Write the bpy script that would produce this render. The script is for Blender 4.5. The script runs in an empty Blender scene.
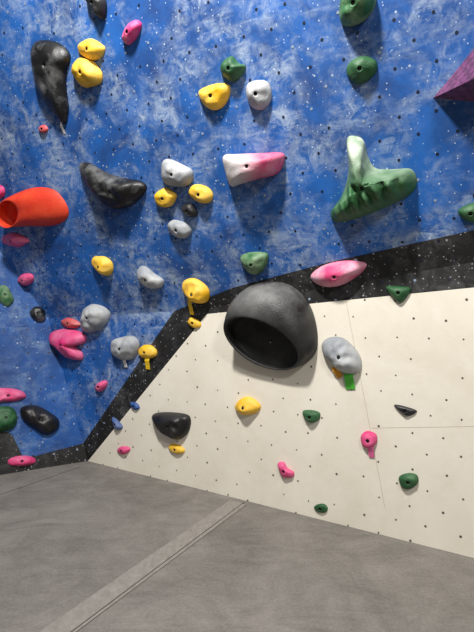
import bpy, bmesh, math, random
from mathutils import Vector, Matrix, noise, geometry
random.seed(7)
sc = bpy.context.scene
try:
    sc.view_settings.view_transform = 'Standard'
except Exception: pass

F = 460.0
CAM = Vector((0, 0, 1.5))
PITCH = math.radians(-2.0)
ROT = Matrix.Rotation(math.radians(90) + PITCH, 3, 'X')
cd = bpy.data.cameras.new('camera'); cam = bpy.data.objects.new('camera', cd)
sc.collection.objects.link(cam); sc.camera = cam
cam.location = CAM; cam.rotation_euler = (math.radians(90) + PITCH, 0, 0)
cd.sensor_fit = 'VERTICAL'; cd.sensor_height = 24; cd.lens = 24 * F / 632; cd.clip_start = .01

def ray(x, y): return ROT @ Vector(((x - 237) / F, -(y - 316) / F, -1))
class Plane:
    def __init__(s, a, b, c):
        n = (b - a).cross(c - a).normalized()
        if n.dot(CAM - a) < 0: n = -n
        s.n = n; s.o = a.copy()
        up = Vector((0, 0, 1)); s.v = (up - n * n.dot(up)).normalized() if abs(n.z) < .999 else Vector((0, 1, 0)); s.u = s.v.cross(n)
    def hit(s, x, y):
        d = ray(x, y); return CAM + d * ((s.o - CAM).dot(s.n) / d.dot(s.n))
    def uv(s, p): d = p - s.o; return Vector((d.dot(s.u), d.dot(s.v)))
    def at(s, u, v): return s.o + s.u * u + s.v * v
GROUND = Plane(Vector((0, 0, 0)), Vector((1, 0, 0)), Vector((0, 1, 0)))

# ---- wall facets -------------------------------------------------------
C = GROUND.hit(88, 461); FR = GROUND.hit(474, 558)
PW = Plane(C, FR, C + Vector((0, 0, 1)))
K = PW.hit(200, 310); R = PW.hit(474, 262)
th = math.radians(20)
PB = Plane(K, R, K + PW.n * math.sin(th) + Vector((0, 0, 1)) * math.cos(th))
Q = PB.hit(48, 318)
PT = Plane(K, C, Q)
PL = Plane(C, GROUND.hit(0, 475), Q)
d = PB.n.cross(PL.n).normalized()
if d.z < 0: d = -d
X = Q + d * ((3.9 - Q.z) / d.z)
M = K.lerp(Q, 22 / 152.0)
N = C.lerp(Q, .12)

def lin(c):
    return tuple(((v/255)/12.92 if v/255 <= .04045 else (((v/255)+.055)/1.055)**2.4) for v in c) + (1,)

# ---- materials ---------------------------------------------------------
def newmat(name):
    m = bpy.data.materials.new(name); m.use_nodes = True
    nt = m.node_tree; return m, nt, nt.nodes['Principled BSDF']
def nd(nt, t, **kw):
    n = nt.nodes.new(t)
    for k, v in kw.items():
        if k in n.inputs: n.inputs[k].default_value = v
        else: setattr(n, k, v)
    return n
def ramp(nt, src, stops):
    r = nt.nodes.new('ShaderNodeValToRGB')
    el = r.color_ramp.elements
    el[0].position, el[0].color = stops[0]; el[1].position, el[1].color = stops[-1]
    for p, c in stops[1:-1]:
        e = el.new(p); e.color = c
    nt.links.new(src, r.inputs[0]); return r
def g(v): return (v, v, v, 1)
def mix(nt, fac, a, b, mode='MIX'):
    m = nt.nodes.new('ShaderNodeMix'); m.data_type = 'RGBA'; m.blend_type = mode
    for s, i in ((fac, 0), (a, 6), (b, 7)):
        if hasattr(s, 'links'): nt.links.new(s, m.inputs[i])
        else: m.inputs[i].default_value = s
    return m.outputs[2]

def wall_mat(name, base, dark, chalk, amt, speck, lo=.42, streak=0.0):
    m, nt, b = newmat(name)
    tc = nd(nt, 'ShaderNodeTexCoord'); co = tc.outputs['Object']
    n1 = nd(nt, 'ShaderNodeTexNoise', Scale=2.2, Detail=8.0, Roughness=.68, Distortion=.5); nt.links.new(co, n1.inputs['Vector'])
    col = mix(nt, ramp(nt, n1.outputs[0], [(.36, g(0)), (.62, g(1))]).outputs[0], dark, base)
    # chalk smears
    n2 = nd(nt, 'ShaderNodeTexNoise', Scale=3.4, Detail=5.0, Roughness=.6, Distortion=.5); nt.links.new(co, n2.inputs['Vector'])
    n3 = nd(nt, 'ShaderNodeTexNoise', Scale=11.0, Detail=10.0, Roughness=.78, Distortion=.8); nt.links.new(co, n3.inputs['Vector'])
    f2 = ramp(nt, n2.outputs[0], [(lo, g(.03)), (.66, g(1))]).outputs[0]
    f3 = ramp(nt, n3.outputs[0], [(.42, g(0)), (.66, g(1))]).outputs[0]
    mu = nd(nt, 'ShaderNodeMath', operation='MULTIPLY'); nt.links.new(f2, mu.inputs[0]); nt.links.new(f3, mu.inputs[1])
    mu2 = nd(nt, 'ShaderNodeMath', operation='MULTIPLY'); nt.links.new(mu.outputs[0], mu2.inputs[0]); mu2.inputs[1].default_value = amt
    col = mix(nt, mu2.outputs[0], col, chalk)
    if streak:   # brushed chalk wipes
        for ang in (.5, -.9):
            mp = nd(nt, 'ShaderNodeMapping'); nt.links.new(co, mp.inputs[0]); mp.inputs['Rotation'].default_value = (0, ang, .3); mp.inputs['Scale'].default_value = (2.5, 2.5, 14)
            n4 = nd(nt, 'ShaderNodeTexNoise', Scale=1.6, Detail=7.0, Roughness=.7, Distortion=.3); nt.links.new(mp.outputs[0], n4.inputs[0])
            f4 = ramp(nt, n4.outputs[0], [(.54, g(0)), (.70, g(streak))]).outputs[0]
            m4 = nd(nt, 'ShaderNodeMath', operation='MULTIPLY'); nt.links.new(f4, m4.inputs[0]); nt.links.new(f2, m4.inputs[1])
            col = mix(nt, m4.outputs[0], col, chalk)
    for sc_, rad, sp in ((22.0, .15, speck), (48.0, .2, speck * .9)):
        v = nd(nt, 'ShaderNodeTexVoronoi', Scale=sc_); nt.links.new(co, v.inputs['Vector'])
        sr = ramp(nt, v.outputs['Distance'], [(.0, g(1)), (rad * .6, g(1)), (rad, g(0))]).outputs[0]
        wn = nd(nt, 'ShaderNodeSeparateColor'); nt.links.new(v.outputs['Color'], wn.inputs[0])
        gt = nd(nt, 'ShaderNodeMath', operation='GREATER_THAN'); nt.links.new(wn.outputs[0], gt.inputs[0]); gt.inputs[1].default_value = 1 - sp
        mm = nd(nt, 'ShaderNodeMath', operation='MULTIPLY'); nt.links.new(sr, mm.inputs[0]); nt.links.new(gt.outputs[0], mm.inputs[1])
        col = mix(nt, mm.outputs[0], col, chalk)
    nt.links.new(col, b.inputs['Base Color'])
    b.inputs['Roughness'].default_value = .7
    bp = nd(nt, 'ShaderNodeBump', Strength=.15, Distance=.004); nt.links.new(n3.outputs[0], bp.inputs['Height']); nt.links.new(bp.outputs[0], b.inputs['Normal'])
    return m
BLUE = wall_mat('blue_wall_paint', lin((6, 92, 176)), lin((4, 56, 120)), lin((176, 192, 210)), .95, .3, streak=.6)
BLUE_SHADED = wall_mat('blue_wall_paint_left_shaded', lin((6, 80, 156)), lin((4, 54, 116)), lin((140, 165, 192)), .5, .2, streak=.35)  # darker copy of the blue; shade put into the colour, facet catches too much light
BLACK = wall_mat('black_wall_paint', lin((14, 14, 16)), lin((7, 7, 9)), lin((165, 165, 168)), .22, .45)
WHITE = wall_mat('cream_wall_paint', lin((236, 230, 216)), lin((226, 219, 203)), lin((245, 241, 232)), .4, .03)

def plastic(name, rgb, chalk=.35, rgb2=None, rough=.58, chalkcol=(215, 218, 215), lo=.35, hi=.65, scale=6.0, checker=None, up=0.0, r0=.38, r1=.68):
    m, nt, b = newmat(name)
    tc = nd(nt, 'ShaderNodeTexCoord'); oi = nd(nt, 'ShaderNodeObjectInfo')
    va = nd(nt, 'ShaderNodeVectorMath', operation='ADD'); nt.links.new(tc.outputs['Object'], va.inputs[0])
    ml = nd(nt, 'ShaderNodeMath', operation='MULTIPLY'); nt.links.new(oi.outputs['Random'], ml.inputs[0]); ml.inputs[1].default_value = 30
    nt.links.new(ml.outputs[0], va.inputs[1]); co = va.outputs[0]
    n1 = nd(nt, 'ShaderNodeTexNoise', Scale=scale, Detail=9.0, Roughness=.62); nt.links.new(co, n1.inputs['Vector'])
    base = lin(rgb)
    if rgb2:
        sx = nd(nt, 'ShaderNodeSeparateXYZ'); nt.links.new(tc.outputs['Generated'], sx.inputs[0])
        ad = nd(nt, 'ShaderNodeMath', operation='MULTIPLY_ADD'); nt.links.new(n1.outputs[0], ad.inputs[0]); ad.inputs[1].default_value = .3; nt.links.new(sx.outputs[0], ad.inputs[2])
        base = mix(nt, ramp(nt, ad.outputs[0], [(lo + .15, g(0)), (hi + .15, g(1))]).outputs[0], lin(rgb), lin(rgb2))
    if checker:
        ck = nd(nt, 'ShaderNodeTexChecker', Scale=28.0); nt.links.new(co, ck.inputs[0])
        base = mix(nt, ck.outputs[1], base, lin(checker))
    fac = ramp(nt, n1.outputs[0], [(r0, g(0)), (r1, g(1))]).outputs[0]
    if up:   # chalk gathers along the top of the hold
        sz = nd(nt, 'ShaderNodeSeparateXYZ'); nt.links.new(tc.outputs['Generated'], sz.inputs[0])
        zr = ramp(nt, sz.outputs[2], [(up, g(.12)), (1, g(1.5))]).outputs[0]
        m0 = nd(nt, 'ShaderNodeMath', operation='MULTIPLY', use_clamp=True); nt.links.new(fac, m0.inputs[0]); nt.links.new(zr, m0.inputs[1]); fac = m0.outputs[0]
    mu = nd(nt, 'ShaderNodeMath', operation='MULTIPLY'); nt.links.new(fac, mu.inputs[0]); mu.inputs[1].default_value = chalk
    col = mix(nt, mu.outputs[0], base, lin(chalkcol))
    nt.links.new(col, b.inputs['Base Color']); b.inputs['Roughness'].default_value = rough
    n2 = nd(nt, 'ShaderNodeTexNoise', Scale=90.0, Detail=3.0); nt.links.new(co, n2.inputs['Vector'])
    bp = nd(nt, 'ShaderNodeBump', Strength=.45, Distance=.005); nt.links.new(n2.outputs[0], bp.inputs['Height']); nt.links.new(bp.outputs[0], b.inputs['Normal'])
    return m
MT = dict(
 yellow=plastic('yellow_hold', (236, 182, 16), .35, chalkcol=(238, 220, 150)),
 pink=plastic('pink_hold', (212, 44, 114), .4, chalkcol=(230, 165, 195)),
 red=plastic('red_hold', (196, 38, 46), .3),
 orange=plastic('orange_hold', (206, 46, 22), .25, chalkcol=(232, 110, 60)),
 green=plastic('green_hold', (22, 78, 40), .4, chalkcol=(110, 150, 106)),
 lgreen=plastic('chalky_green_hold', (38, 94, 48), .7, chalkcol=(170, 192, 158)),
 grey=plastic('grey_hold', (136, 141, 148), .7, chalkcol=(204, 205, 204)),
 black=plastic('black_hold', (12, 12, 14), .14, chalkcol=(110, 110, 114), rough=.42),
 blackchalk=plastic('chalky_black_hold', (12, 12, 14), .55, chalkcol=(150, 152, 154), rough=.45, scale=5.0, r0=.5, r1=.74),
 dome=plastic('dome_black_fibreglass', (15, 15, 16), .6, chalkcol=(150, 150, 148), rough=.5, scale=3.5, up=.5, r0=.36, r1=.72),
 domein=plastic('dome_inside_black', (12, 12, 13), .2, chalkcol=(120, 120, 120), rough=.65, scale=4),
 blue=plastic('blue_hold', (20, 70, 140), .2),
 pinkwhite=plastic('pink_white_hold', (200, 198, 196), .4, (206, 50, 108), lo=.25, hi=.62, chalkcol=(222, 196, 206)),
 pinkchalk=plastic('chalky_pink_hold', (214, 66, 120), .8, chalkcol=(226, 190, 204)),
 greenwhite=plastic('green_white_hold', (30, 92, 44), .95, chalkcol=(186, 198, 180), up=.32, r0=.3, r1=.64),
 purple=plastic('purple_volume', (96, 44, 88), .3, chalkcol=(140, 90, 130), checker=(66, 26, 62)),
)
def simple(name, rgb, rough=.5, metal=0):
    m, nt, b = newmat(name); b.inputs['Roughness'].default_value = rough; b.inputs['Metallic'].default_value = metal
    n = nd(nt, 'ShaderNodeTexNoise', Scale=40.0)
    c = lin(rgb); c2 = tuple(v * .75 for v in c[:3]) + (1,)
    nt.links.new(mix(nt, n.outputs[0], c, c2), b.inputs['Base Color']); return m
HOLE = simple('bolt_recess', (10, 10, 12)); BOLT = simple('steel_bolt', (150, 150, 150), .35, 1)
NUT = simple('t_nut_dark', (14, 26, 48)); NUTL = simple('t_nut_chalked', (145, 162, 185)); NUTW = simple('t_nut_on_cream', (96, 90, 80)); SEAM = simple('seam_line', (204, 195, 176))  # the seam material is the flat line colour of the panel joints
TAGS = {k: simple(k + '_tape', c) for k, c in dict(green=(80, 190, 60), orange=(240, 165, 30), yellow=(245, 205, 40), pink=(235, 110, 165), white=(220, 220, 215)).items()}

def mkobj(name, verts, faces, mats, fm=None, smooth=False, origin=None, parent=None):
    o3 = origin if origin is not None else Vector((0, 0, 0))
    me = bpy.data.meshes.new(name); me.from_pydata([tuple(v - o3) for v in verts], [], faces)
    for m in mats: me.materials.append(m)
    if fm:
        for p, i in zip(me.polygons, fm): p.material_index = i
    if smooth:
        for p in me.polygons: p.use_smooth = True
    o = bpy.data.objects.new(name, me); o.location = o3; sc.collection.objects.link(o)
    if parent: o.parent = parent; o.location = o3 - parent.location
    return o

# ---- walls -------------------------------------------------------------
floorR = GROUND.hit(620, 594.7)
polys = []   # (plane, pts, mat idx)
P = PW.hit; B = PB.hit
wt = P(207, 314)
bandpx = [(232, 288), (330, 262), (474, 230), (620, 197.6)]
band = [B(*p) for p in bandpx]
polys.append((PW, [C, floorR, P(620, 273), wt], 2))
polys.append((PW, [C, wt, P(620, 273), P(620, 236.4), K], 1))
polys.append((PB, [M, K, P(620, 236.4), band[3], band[2], band[1], band[0]], 1))
polys.append((PB, [Q, M, band[0], band[1], band[2], band[3], B(620, -170), B(-146, -170), X], 0))
polys.append((PT, [C, K, M, N], 1))
polys.append((PT, [N, M, Q], 0))
FL = GROUND.hit(-150, 498.9)
lk = [N, PL.hit(24, 459), PL.hit(12, 434), PL.hit(-20, 424), FL.lerp(X, .12)]
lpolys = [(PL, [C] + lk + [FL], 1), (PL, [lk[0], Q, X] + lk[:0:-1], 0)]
def build_wall(name, ps, bl):
    bm = bmesh.new()
    for pl, pts, mi in ps:
        vs = [bm.verts.new(p) for p in pts]; f = bm.faces.new(vs); f.material_index = mi
        f.normal_update()
        if f.normal.dot(pl.n) < 0: f.normal_flip()
    bmesh.ops.remove_doubles(bm, verts=bm.verts, dist=.0005)
    bmesh.ops.triangulate(bm, faces=bm.faces, ngon_method='EAR_CLIP')
    me = bpy.data.meshes.new(name); bm.to_mesh(me)
    for m in (bl, BLACK, WHITE): me.materials.append(m)
    o = bpy.data.objects.new(name, me); sc.collection.objects.link(o); return o
wall = build_wall('wall_back', polys, BLUE); wall_l = build_wall('wall_left', lpolys, BLUE_SHADED)

def pip(p, poly):
    c = False; j = len(poly) - 1
    for i in range(len(poly)):
        a, b = poly[i], poly[j]
        if (a.y > p.y) != (b.y > p.y) and p.x < (b.x - a.x) * (p.y - a.y) / (b.y - a.y) + a.x: c = not c
        j = i
    return c
# t-nut bolt holes: staggered grid
def nuts(name, ps, parent):
    V = []; Fc = []; FM = []
    for pl, pts, mi in ps:
        uvp = [pl.uv(p) for p in pts]
        u0 = min(p.x for p in uvp); u1 = max(p.x for p in uvp); v0 = min(p.y for p in uvp); v1 = max(p.y for p in uvp)
        sp = .19; v = math.floor(v0 / .115) * .115
        while v < v1:
            u = math.floor(u0 / sp) * sp + (sp / 2 if round(v / .115) % 2 else 0)
            while u < u1:
                p2 = Vector((u + random.uniform(-.012, .012), v + random.uniform(-.012, .012)))
                if pip(p2, uvp) and random.random() < .9:
                    c = pl.at(p2.x, p2.y) + pl.n * .0015; r = .0085 if mi != 2 else random.uniform(.005, .008)
                    s = len(V)
                    for k in range(8):
                        a = k * math.pi / 4; V.append(c + (pl.u * math.cos(a) + pl.v * math.sin(a)) * r)
                    Fc.append(tuple(range(s, s + 8))); FM.append(2 if mi == 2 else (1 if random.random() < .3 else 0))
                u += sp
            v += .115
    return mkobj(name, V, Fc, [NUT, NUTL, NUTW], FM, parent=parent)
nuts('bolt_holes', polys, wall); nuts('bolt_holes_left', lpolys, wall_l)

def strip(name, pl, a, b, w, mat, off, parent, thick=.0015, n=1):
    A = pl.hit(*a); Bp = pl.hit(*b); t = (Bp - A).normalized(); s = t.cross(pl.n) * w / 2
    V = []; Fc = []
    for i in range(n + 1):
        k = i / n; c = A.lerp(Bp, k) + pl.n * (off + (.008 * math.sin(k * 5) if n > 1 else 0))
        V += [c - s, c + s, c + s + pl.n * thick, c - s + pl.n * thick]
    for i in range(n):
        q = i * 4
        for k in range(4): Fc.append((q + k, q + (k + 1) % 4, q + 4 + (k + 1) % 4, q + 4 + k))
    Fc += [(3, 2, 1, 0), tuple(n * 4 + k for k in range(4))]
    return mkobj(name, V, Fc, [mat], parent=parent)
strip('panel_seam', PW, (346, 301), (385, 508), .003, SEAM, 0, wall, .0008)
strip('panel_seam', PW, (372, 428), (620, 424), .003, SEAM, 0, wall, .0008)

# ---- floor -------------------------------------------------------------
m, nt, b = newmat('grey_mat_vinyl')
tc = nd(nt, 'ShaderNodeTexCoord'); co = tc.outputs['Object']
n1 = nd(nt, 'ShaderNodeTexNoise', Scale=2.0, Detail=10.0, Roughness=.66, Distortion=1.2); nt.links.new(co, n1.inputs[0])
n2 = nd(nt, 'ShaderNodeTexNoise', Scale=60.0, Detail=6.0, Roughness=.85); nt.links.new(co, n2.inputs[0])
mp = nd(nt, 'ShaderNodeMapping'); nt.links.new(co, mp.inputs[0]); mp.inputs['Rotation'].default_value = (0, 0, .9); mp.inputs['Scale'].default_value = (1, 2, 1)
n3 = nd(nt, 'ShaderNodeTexNoise', Scale=2.5, Detail=6.0, Roughness=.6, Distortion=2.0); nt.links.new(mp.outputs[0], n3.inputs[0])
c1 = ramp(nt, n1.outputs[0], [(.34, lin((90, 86, 81))), (.66, lin((132, 127, 121)))]).outputs[0]
c1 = mix(nt, .22, c1, ramp(nt, n3.outputs[0], [(.35, lin((70, 67, 63))), (.65, lin((150, 145, 139)))]).outputs[0])
c2 = mix(nt, .3, c1, ramp(nt, n2.outputs[0], [(.3, lin((62, 59, 55))), (.7, lin((160, 155, 148)))]).outputs[0])
nt.links.new(c2, b.inputs['Base Color']); b.inputs['Roughness'].default_value = .85
bp = nd(nt, 'ShaderNodeBump', Strength=.5, Distance=.03); nt.links.new(n3.outputs[0], bp.inputs['Height']); nt.links.new(bp.outputs[0], b.inputs['Normal'])
MAT = m
m, nt, b = newmat('mat_seam_strip_vinyl')
n2 = nd(nt, 'ShaderNodeTexNoise', Scale=25.0, Detail=6.0, Roughness=.8)
nt.links.new(ramp(nt, n2.outputs[0], [(.3, lin((116, 112, 106))), (.7, lin((150, 145, 138)))]).outputs[0], b.inputs['Base Color']); b.inputs['Roughness'].default_value = .9
STRIPM = m
FR2 = floorR
lf = [FL, C, FR2, Vector((FR2.x, -2.5, 0)), Vector((FL.x, -2.5, 0))]
fv = lf + [v - Vector((0, 0, .3)) for v in lf]
ff = [(0, 4, 3, 2, 1), (5, 6, 7, 8, 9)] + [(i, (i + 1) % 5, (i + 1) % 5 + 5, i + 5) for i in range(5)]
floor = mkobj('floor', fv, ff, [MAT])
GAP = simple('mat_gap', (76, 72, 67), .95)
strip('mat_seam_strip', GROUND, (238, 503), (34, 650), .14, STRIPM, 0, floor, .006)
strip('mat_seam_edge', GROUND, (244, 503), (49, 650), .007, GAP, 0, floor, .0065)
strip('mat_seam_edge', GROUND, (0, 495), (80, 467), .004, GAP, 0, floor, .002)

# ---- holds -------------------------------------------------------------
def face_plane(x, y):
    px = lambda pts: [Vector(p) for p in pts]
    q = Vector((x, y))
    if pip(q, px([(88, 461), (700, 615), (700, 225), (200, 310)])): return PW
    if pip(q, px([(88, 461), (200, 310), (48, 318)])): return PT
    if pip(q, px([(88, 461), (48, 318), (-10, 241), (-160, 60), (-160, 520)])): return PL
    return PB
def crom(pts, n):
    m = len(pts); out = []
    for i in range(n):
        t = i / n * m; k = int(t); f = t - k
        a, b, c, d = (Vector(pts[(k + j - 1) % m]) for j in range(4))
        out.append(.5 * ((2 * b) + (c - a) * f + (2 * a - 5 * b + 4 * c - d) * f * f + (3 * b - a - 3 * c + d) * f ** 3))
    return out
def hold(name, out_px, mat, h=None, k=.42, peak=None, rim=None, rimh=None, p=2.0, q=1.7, nz=.09, n=56, R_=14, flat=False, freq=9, inner=None, ribs=0):
    pts = crom(out_px, n)
    c = sum(pts, Vector((0, 0))) / n
    pl = face_plane(c.x, c.y)
    W = [pl.uv(pl.hit(*v)) for v in pts]
    pk = pl.uv(pl.hit(*(peak or c)))
    if h is None:
        xs = [w.x for w in W]; ys = [w.y for w in W]
        h = k * min(max(xs) - min(xs), max(ys) - min(ys))
    seed = Vector((random.random() * 50, random.random() * 50, 3))
    if rim:
        rp = crom(rim, n * 6); rp = [pl.uv(pl.hit(*v)) for v in rp]
        rc = sum(rp, Vector((0, 0))) / len(rp)
        if not peak: pk = rc
        RM = []
        for w in W:
            a = (w - rc).normalized(); RM.append(max(rp, key=lambda r: (r - rc).normalized().dot(a)))
    else:
        rb = .011
        RM = [pk + (w - pk).normalized() * rb for w in W]
    V = []; Fc = []; FM = []
    def hm(i):
        return rimh(RM[i] - pk) if rimh else h
    for r in range(R_ + 1):
        t = (r / R_) ** 1.7
        hh = (1 - (1 - t) ** p) ** (1 / q)
        for i in range(n):
            u = W[i].lerp(RM[i], t)
            H = hm(i) * hh
            P3 = pl.at(u.x, u.y)
            dn = noise.noise(P3 * freq + seed) + .5 * noise.noise(P3 * freq * 2.3 + seed)
            H *= (1 + nz * 4 * dn * min(1, t * 3) * (1 if not rim else .4))
            if ribs and u.y < pk.y + .02:
                H *= 1 + ribs * math.sin((u.x + u.y * .3) * 85) * math.sin(min(t, 1) * math.pi)
            V.append(P3 + pl.n * H)
    steps = ([(.97, .01), (.95, .06), (.97, .3), (1.0, .6), (1.0, .8), (.9, .93), (.6, 1.0)] if rim else [(.95, .7), (.8, 1.0)])
    depth = .014
    last = V[-n:]
    for sc_, dd in steps:
        for i in range(n):
            P3 = last[i]
            zc = (P3 - pl.o).dot(pl.n)
            uv = pl.uv(P3); uu = pk.lerp(uv, sc_)
            zt = zc - depth * dd if not rim else zc * (1 - dd) + .012 * dd
            V.append(pl.at(uu.x, uu.y) + pl.n * zt)
    rings = R_ + 1 + len(steps)
    inn = 3 if inner else 0
    for r in range(rings - 1):
        for i in range(n):
            j = (i + 1) % n
            Fc.append((r * n + i, r * n + j, (r + 1) * n + j, (r + 1) * n + i))
            FM.append((0 if r < R_ + 1 else inn) if rim else (0 if r < R_ else 1))
    s = (rings - 1) * n
    Fc.append(tuple(s + i for i in range(n))); FM.append(inn if rim else 1)
    Fc.append(tuple(reversed(range(n)))); FM.append(0)
    ctr = pl.at(pk.x, pk.y)
    zb = sum((V[s + i] - pl.o).dot(pl.n) for i in range(n)) / n
    s2 = len(V); rr = .006 if not rim else .012
    for z in (0, .006):
        for i in range(6):
            a = i * math.pi / 3
            V.append(ctr + pl.n * (zb + z) + (pl.u * math.cos(a) + pl.v * math.sin(a)) * rr)
    for i in range(6): Fc.append((s2 + i, s2 + (i + 1) % 6, s2 + 6 + (i + 1) % 6, s2 + 6 + i)); FM.append(2)
    Fc.append(tuple(s2 + 6 + i for i in range(6))); FM.append(2)
    o = mkobj(name, V, Fc, [MT[mat], HOLE, BOLT] + ([MT[inner]] if inner else []), FM, smooth=not flat, origin=ctr)
    bm = bmesh.new(); bm.from_mesh(o.data); bmesh.ops.recalc_face_normals(bm, faces=bm.faces); bm.to_mesh(o.data); bm.free()
    if not flat:
        for pgn in o.data.polygons:
            if len(pgn.vertices) > 10: pgn.use_smooth = False
    return o, pl
def ell(cx, cy, w, h, rot=0, irr=.1, egg=0, n=10):
    a0 = math.radians(rot); out = []
    for i in range(n):
        a = i * 2 * math.pi / n; r = 1 + random.uniform(-irr, irr)
        x = math.cos(a) * w / 2 * r; y = math.sin(a) * h / 2 * r * (1 - egg * math.cos(a))
        out.append((cx + x * math.cos(a0) - y * math.sin(a0), cy + x * math.sin(a0) + y * math.cos(a0)))
    return out

o1, p1 = hold('black_climbing_hold', [(38,41),(54,41),(66,48),(71,58),(67,72),(67,90),(69,110),(66,124),(59,118),(48,106),(38,88),(34,66),(33,50)], 'blackchalk', h=.10, peak=(54,66), nz=.05)
strip('tape_tag', PB, (62, 122), (65, 134), .02, TAGS['white'], .01, o1, n=3)
hold('yellow_climbing_hold', ell(92,50,27,21,20,.08), 'yellow')
hold('yellow_climbing_hold', ell(88,73,33,27,35,.12), 'yellow')
hold('pink_climbing_hold', [(124,36),(130,24),(137,20),(142,25),(137,38),(130,45),(124,42)], 'pink')
hold('red_climbing_hold', ell(44,129,9,8), 'red')
hold('orange_climbing_hold', [(8,201),(22,191),(40,187),(56,191),(67,205),(68,217),(56,225),(34,226),(14,223),(6,214)], 'orange',
     rim=ell(21,211,20,27,0,.0), rimh=lambda d: .15 - .1 * d.x, h=.15, p=1.5, q=1.3, nz=.02)
hold('pink_climbing_hold', ell(16,240,26,14,5,.1), 'pink')
hold('pink_climbing_hold', ell(0,192,10,14), 'pink')
hold('pink_climbing_hold', ell(26,279,15,12,-10), 'pink')
hold('green_climbing_hold', ell(5,296,15,22,-25), 'lgreen')
hold('black_climbing_hold', ell(38,314,18,15,40,.1), 'blackchalk')
hold('black_climbing_hold', [(80,164),(90,163),(106,172),(124,178),(141,181),(147,188),(140,199),(126,208),(110,207),(96,195),(84,178)], 'blackchalk', h=.11, peak=(118,190))
hold('grey_climbing_hold', [(163,162),(170,159),(184,165),(193,171),(192,182),(184,187),(170,185),(163,178)], 'grey')
hold('yellow_climbing_hold', ell(166,198,22,19,-15), 'yellow')
hold('yellow_climbing_hold', ell(202,194,26,17,28), 'yellow')
hold('black_climbing_hold', ell(190,210,18,13,40), 'black')
hold('grey_climbing_hold', ell(180,229,26,17,30), 'grey')
hold('yellow_climbing_hold', ell(104,265,24,16,38), 'yellow')
hold('grey_climbing_hold', [(139,268),(145,266),(156,274),(164,280),(162,287),(152,288),(143,283),(139,276)], 'grey')
o, pl = hold('yellow_climbing_hold', [(184,281),(194,278),(205,284),(210,292),(208,301),(200,303),(192,299),(184,291)], 'yellow')
strip('tape_tag', PB, (191, 298), (193, 314), .035, TAGS['yellow'], .02, o, n=3)
hold('yellow_climbing_hold', ell(195,323,15,9,30), 'yellow')
hold('grey_climbing_hold', [(86,309),(95,303),(106,306),(111,314),(106,325),(96,332),(85,331),(84,320)], 'grey')
hold('red_climbing_hold', ell(71,323,20,10,10), 'red')
hold('pink_climbing_hold', [(52,333),(62,329),(76,330),(86,335),(85,343),(76,346),(83,353),(82,360),(70,358),(60,349),(52,342)], 'pink', nz=.04)
o, pl = hold('grey_climbing_hold', [(113,341),(122,337),(134,336),(140,344),(137,355),(130,360),(120,359),(113,352)], 'grey')
strip('tape_tag', PT, (126, 356), (127, 367), .035, TAGS['white'], .02, o, n=3)
o, pl = hold('yellow_climbing_hold', ell(148,352,20,14,0), 'yellow')
strip('tape_tag', PT, (149, 356), (149, 369), .045, TAGS['yellow'], .02, o, n=3)
hold('pink_climbing_hold', ell(102,386,14,9,-40), 'pink')
hold('blue_climbing_hold', [(131,402),(137,403),(140,408),(136,410),(132,407)], 'blue')
hold('blue_climbing_hold', [(113,417),(118,420),(123,427),(119,430),(115,424)], 'blue')
hold('pink_climbing_hold', ell(124,450,12,8,-10), 'pink')
hold('black_climbing_hold', [(153,415),(166,412),(186,414),(191,420),(189,431),(181,439),(171,437),(159,428)], 'black', h=.11)
hold('yellow_climbing_hold', ell(177,449,16,9,18), 'yellow')
hold('pink_climbing_hold', [(-8,390),(8,388),(22,391),(26,397),(16,401),(2,402),(-8,404)], 'pink')
hold('green_climbing_hold', [(-6,410),(6,406),(15,410),(17,422),(10,430),(-6,430)], 'green')
hold('black_climbing_hold', [(21,408),(34,405),(48,411),(59,420),(57,430),(46,435),(33,428),(22,419)], 'black')
hold('pink_climbing_hold', ell(22,461,30,11,-4), 'pink')
hold('green_climbing_hold', [(223,62),(232,56),(239,63),(246,66),(242,76),(234,82),(225,77),(221,70)], 'green')
hold('yellow_climbing_hold', [(199,92),(208,86),(222,83),(230,86),(229,98),(222,108),(212,110),(203,103)], 'yellow', peak=(214,96))
hold('grey_climbing_hold', [(248,84),(258,80),(268,82),(272,92),(270,103),(262,110),(252,107),(247,95)], 'grey')
hold('green_climbing_hold', [(340,8),(345,-6),(360,-14),(374,-8),(376,4),(368,18),(354,26),(342,24)], 'lgreen', h=.11)
hold('green_climbing_hold', [(347,67),(354,59),(366,56),(376,61),(377,71),(369,80),(357,84),(348,77)], 'green')
hold('pink_climbing_hold', [(224,156),(237,154),(262,153),(283,153),(284,163),(277,174),(258,179),(241,184),(232,186),(227,173)], 'pinkwhite', h=.15, p=2.6, q=1.5, nz=.02, peak=(256,164))
hold('green_climbing_hold', [(347,139),(356,136),(364,141),(368,156),(376,168),(394,169),(411,169),(417,180),(412,193),(393,204),(372,213),(352,220),(335,222),(331,212),(340,199),(346,184),(349,165)], 'greenwhite', h=.20, peak=(368,184), nz=.06, p=1.6, q=1.3, n=120, R_=24, ribs=.2)
o, pl = hold('purple_climbing_volume', [(433,98),(455,72),(476,46),(510,40),(540,90),(500,104),(466,101)], 'purple', h=.25, n=7, R_=3, p=1, q=1, nz=0, flat=True, peak=(482,78))
hold('green_climbing_hold', [(458,211),(466,205),(478,203),(484,214),(474,222),(463,219)], 'green')
hold('green_climbing_hold', [(241,256),(252,252),(267,253),(268,262),(262,272),(252,274),(244,266)], 'lgreen')
hold('pink_climbing_hold', [(311,275),(322,266),(340,261),(358,261),(367,265),(358,276),(342,285),(326,287),(314,282)], 'pinkchalk', h=.09, p=1.7, q=1.3, nz=.02)
hold('green_climbing_hold', [(386,287),(398,286),(411,288),(408,296),(401,303),(393,298)], 'green')
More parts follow.
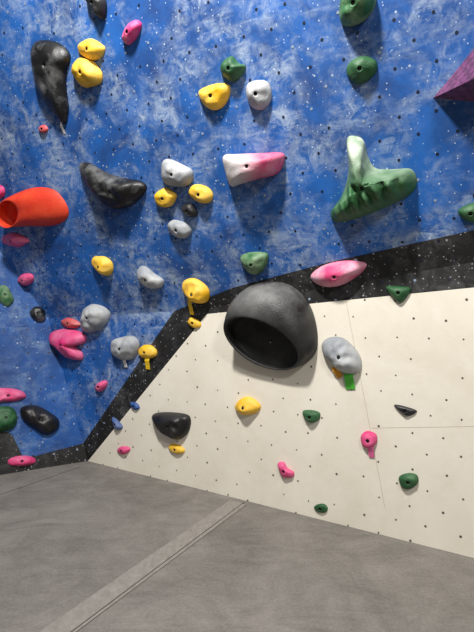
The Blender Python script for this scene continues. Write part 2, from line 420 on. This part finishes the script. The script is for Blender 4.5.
# hollow black dome
hold('hollow_dome_climbing_volume', [(236,326),(237,304),(248,289),(267,281),(287,283),(304,296),(314,315),(318,340),(313,357),(298,367),(277,369),(259,364),(246,355),(238,342)], 'dome',
     rim=ell(272,342,76,46,28,0), rimh=lambda d: .16 + .5 * d.y + .05 * d.x, h=.25, p=2.2, q=1.9, nz=.008, n=120, R_=22, inner='domein')
o, pl = hold('grey_climbing_hold', [(323,342),(331,337),(343,338),(353,346),(361,358),(361,370),(351,374),(339,370),(329,360),(323,352)], 'grey', peak=(343,356))
strip('tape_tag', PW, (335, 366), (341, 377), .04, TAGS['orange'], .02, o, n=3)
strip('tape_tag', PW, (349, 370), (351, 389), .06, TAGS['green'], .015, o, n=3)
hold('yellow_climbing_hold', [(236,404),(244,397),(253,398),(261,406),(256,413),(244,415),(237,411)], 'yellow')
hold('green_climbing_hold', [(303,411),(312,410),(320,413),(319,420),(311,423),(305,419)], 'green')
hold('black_climbing_hold', [(394,405),(404,406),(417,411),(409,416),(402,413)], 'black')
o, pl = hold('pink_climbing_hold', [(361,436),(367,431),(376,434),(377,442),(371,448),(363,446)], 'pink')
strip('tape_tag', PW, (371, 442), (372, 457), .035, TAGS['pink'], .015, o, n=3)
hold('green_climbing_hold', [(399,477),(408,473),(417,475),(418,483),(410,489),(402,487)], 'green')
hold('pink_climbing_hold', [(278,463),(284,462),(288,468),(294,472),(293,477),(284,477),(280,470)], 'pink')
hold('green_climbing_hold', ell(321,508,14,9,8), 'green')
hold('black_climbing_hold', [(88,-6),(98,-10),(106,0),(107,14),(103,20),(96,10),(88,2)], 'black')

# ---- lights ------------------------------------------------------------
def area(name, loc, tgt, size, power, col=(1, 1, 1)):
    l = bpy.data.lights.new(name, 'AREA'); l.energy = power; l.size = size; l.color = col; l.shape = 'DISK'
    o = bpy.data.objects.new(name, l); o.location = loc
    o.rotation_euler = (Vector(tgt) - Vector(loc)).to_track_quat('-Z', 'Y').to_euler(); sc.collection.objects.link(o)
area('fill_light', (-.9, .9, 5.2), (.3, 3.3, 1.2), .4, 315, (1, .97, .92))
area('fill_light', (1.6, -1.8, 4.6), (.5, 3, 1.0), .7, 95, (1, .97, .93))  # fill light added behind the camera, not a lamp of the gym
w = bpy.data.worlds.new('world'); sc.world = w; w.use_nodes = True
w.node_tree.nodes['Background'].inputs[0].default_value = (1, .98, .95, 1)
w.node_tree.nodes['Background'].inputs[1].default_value = .16
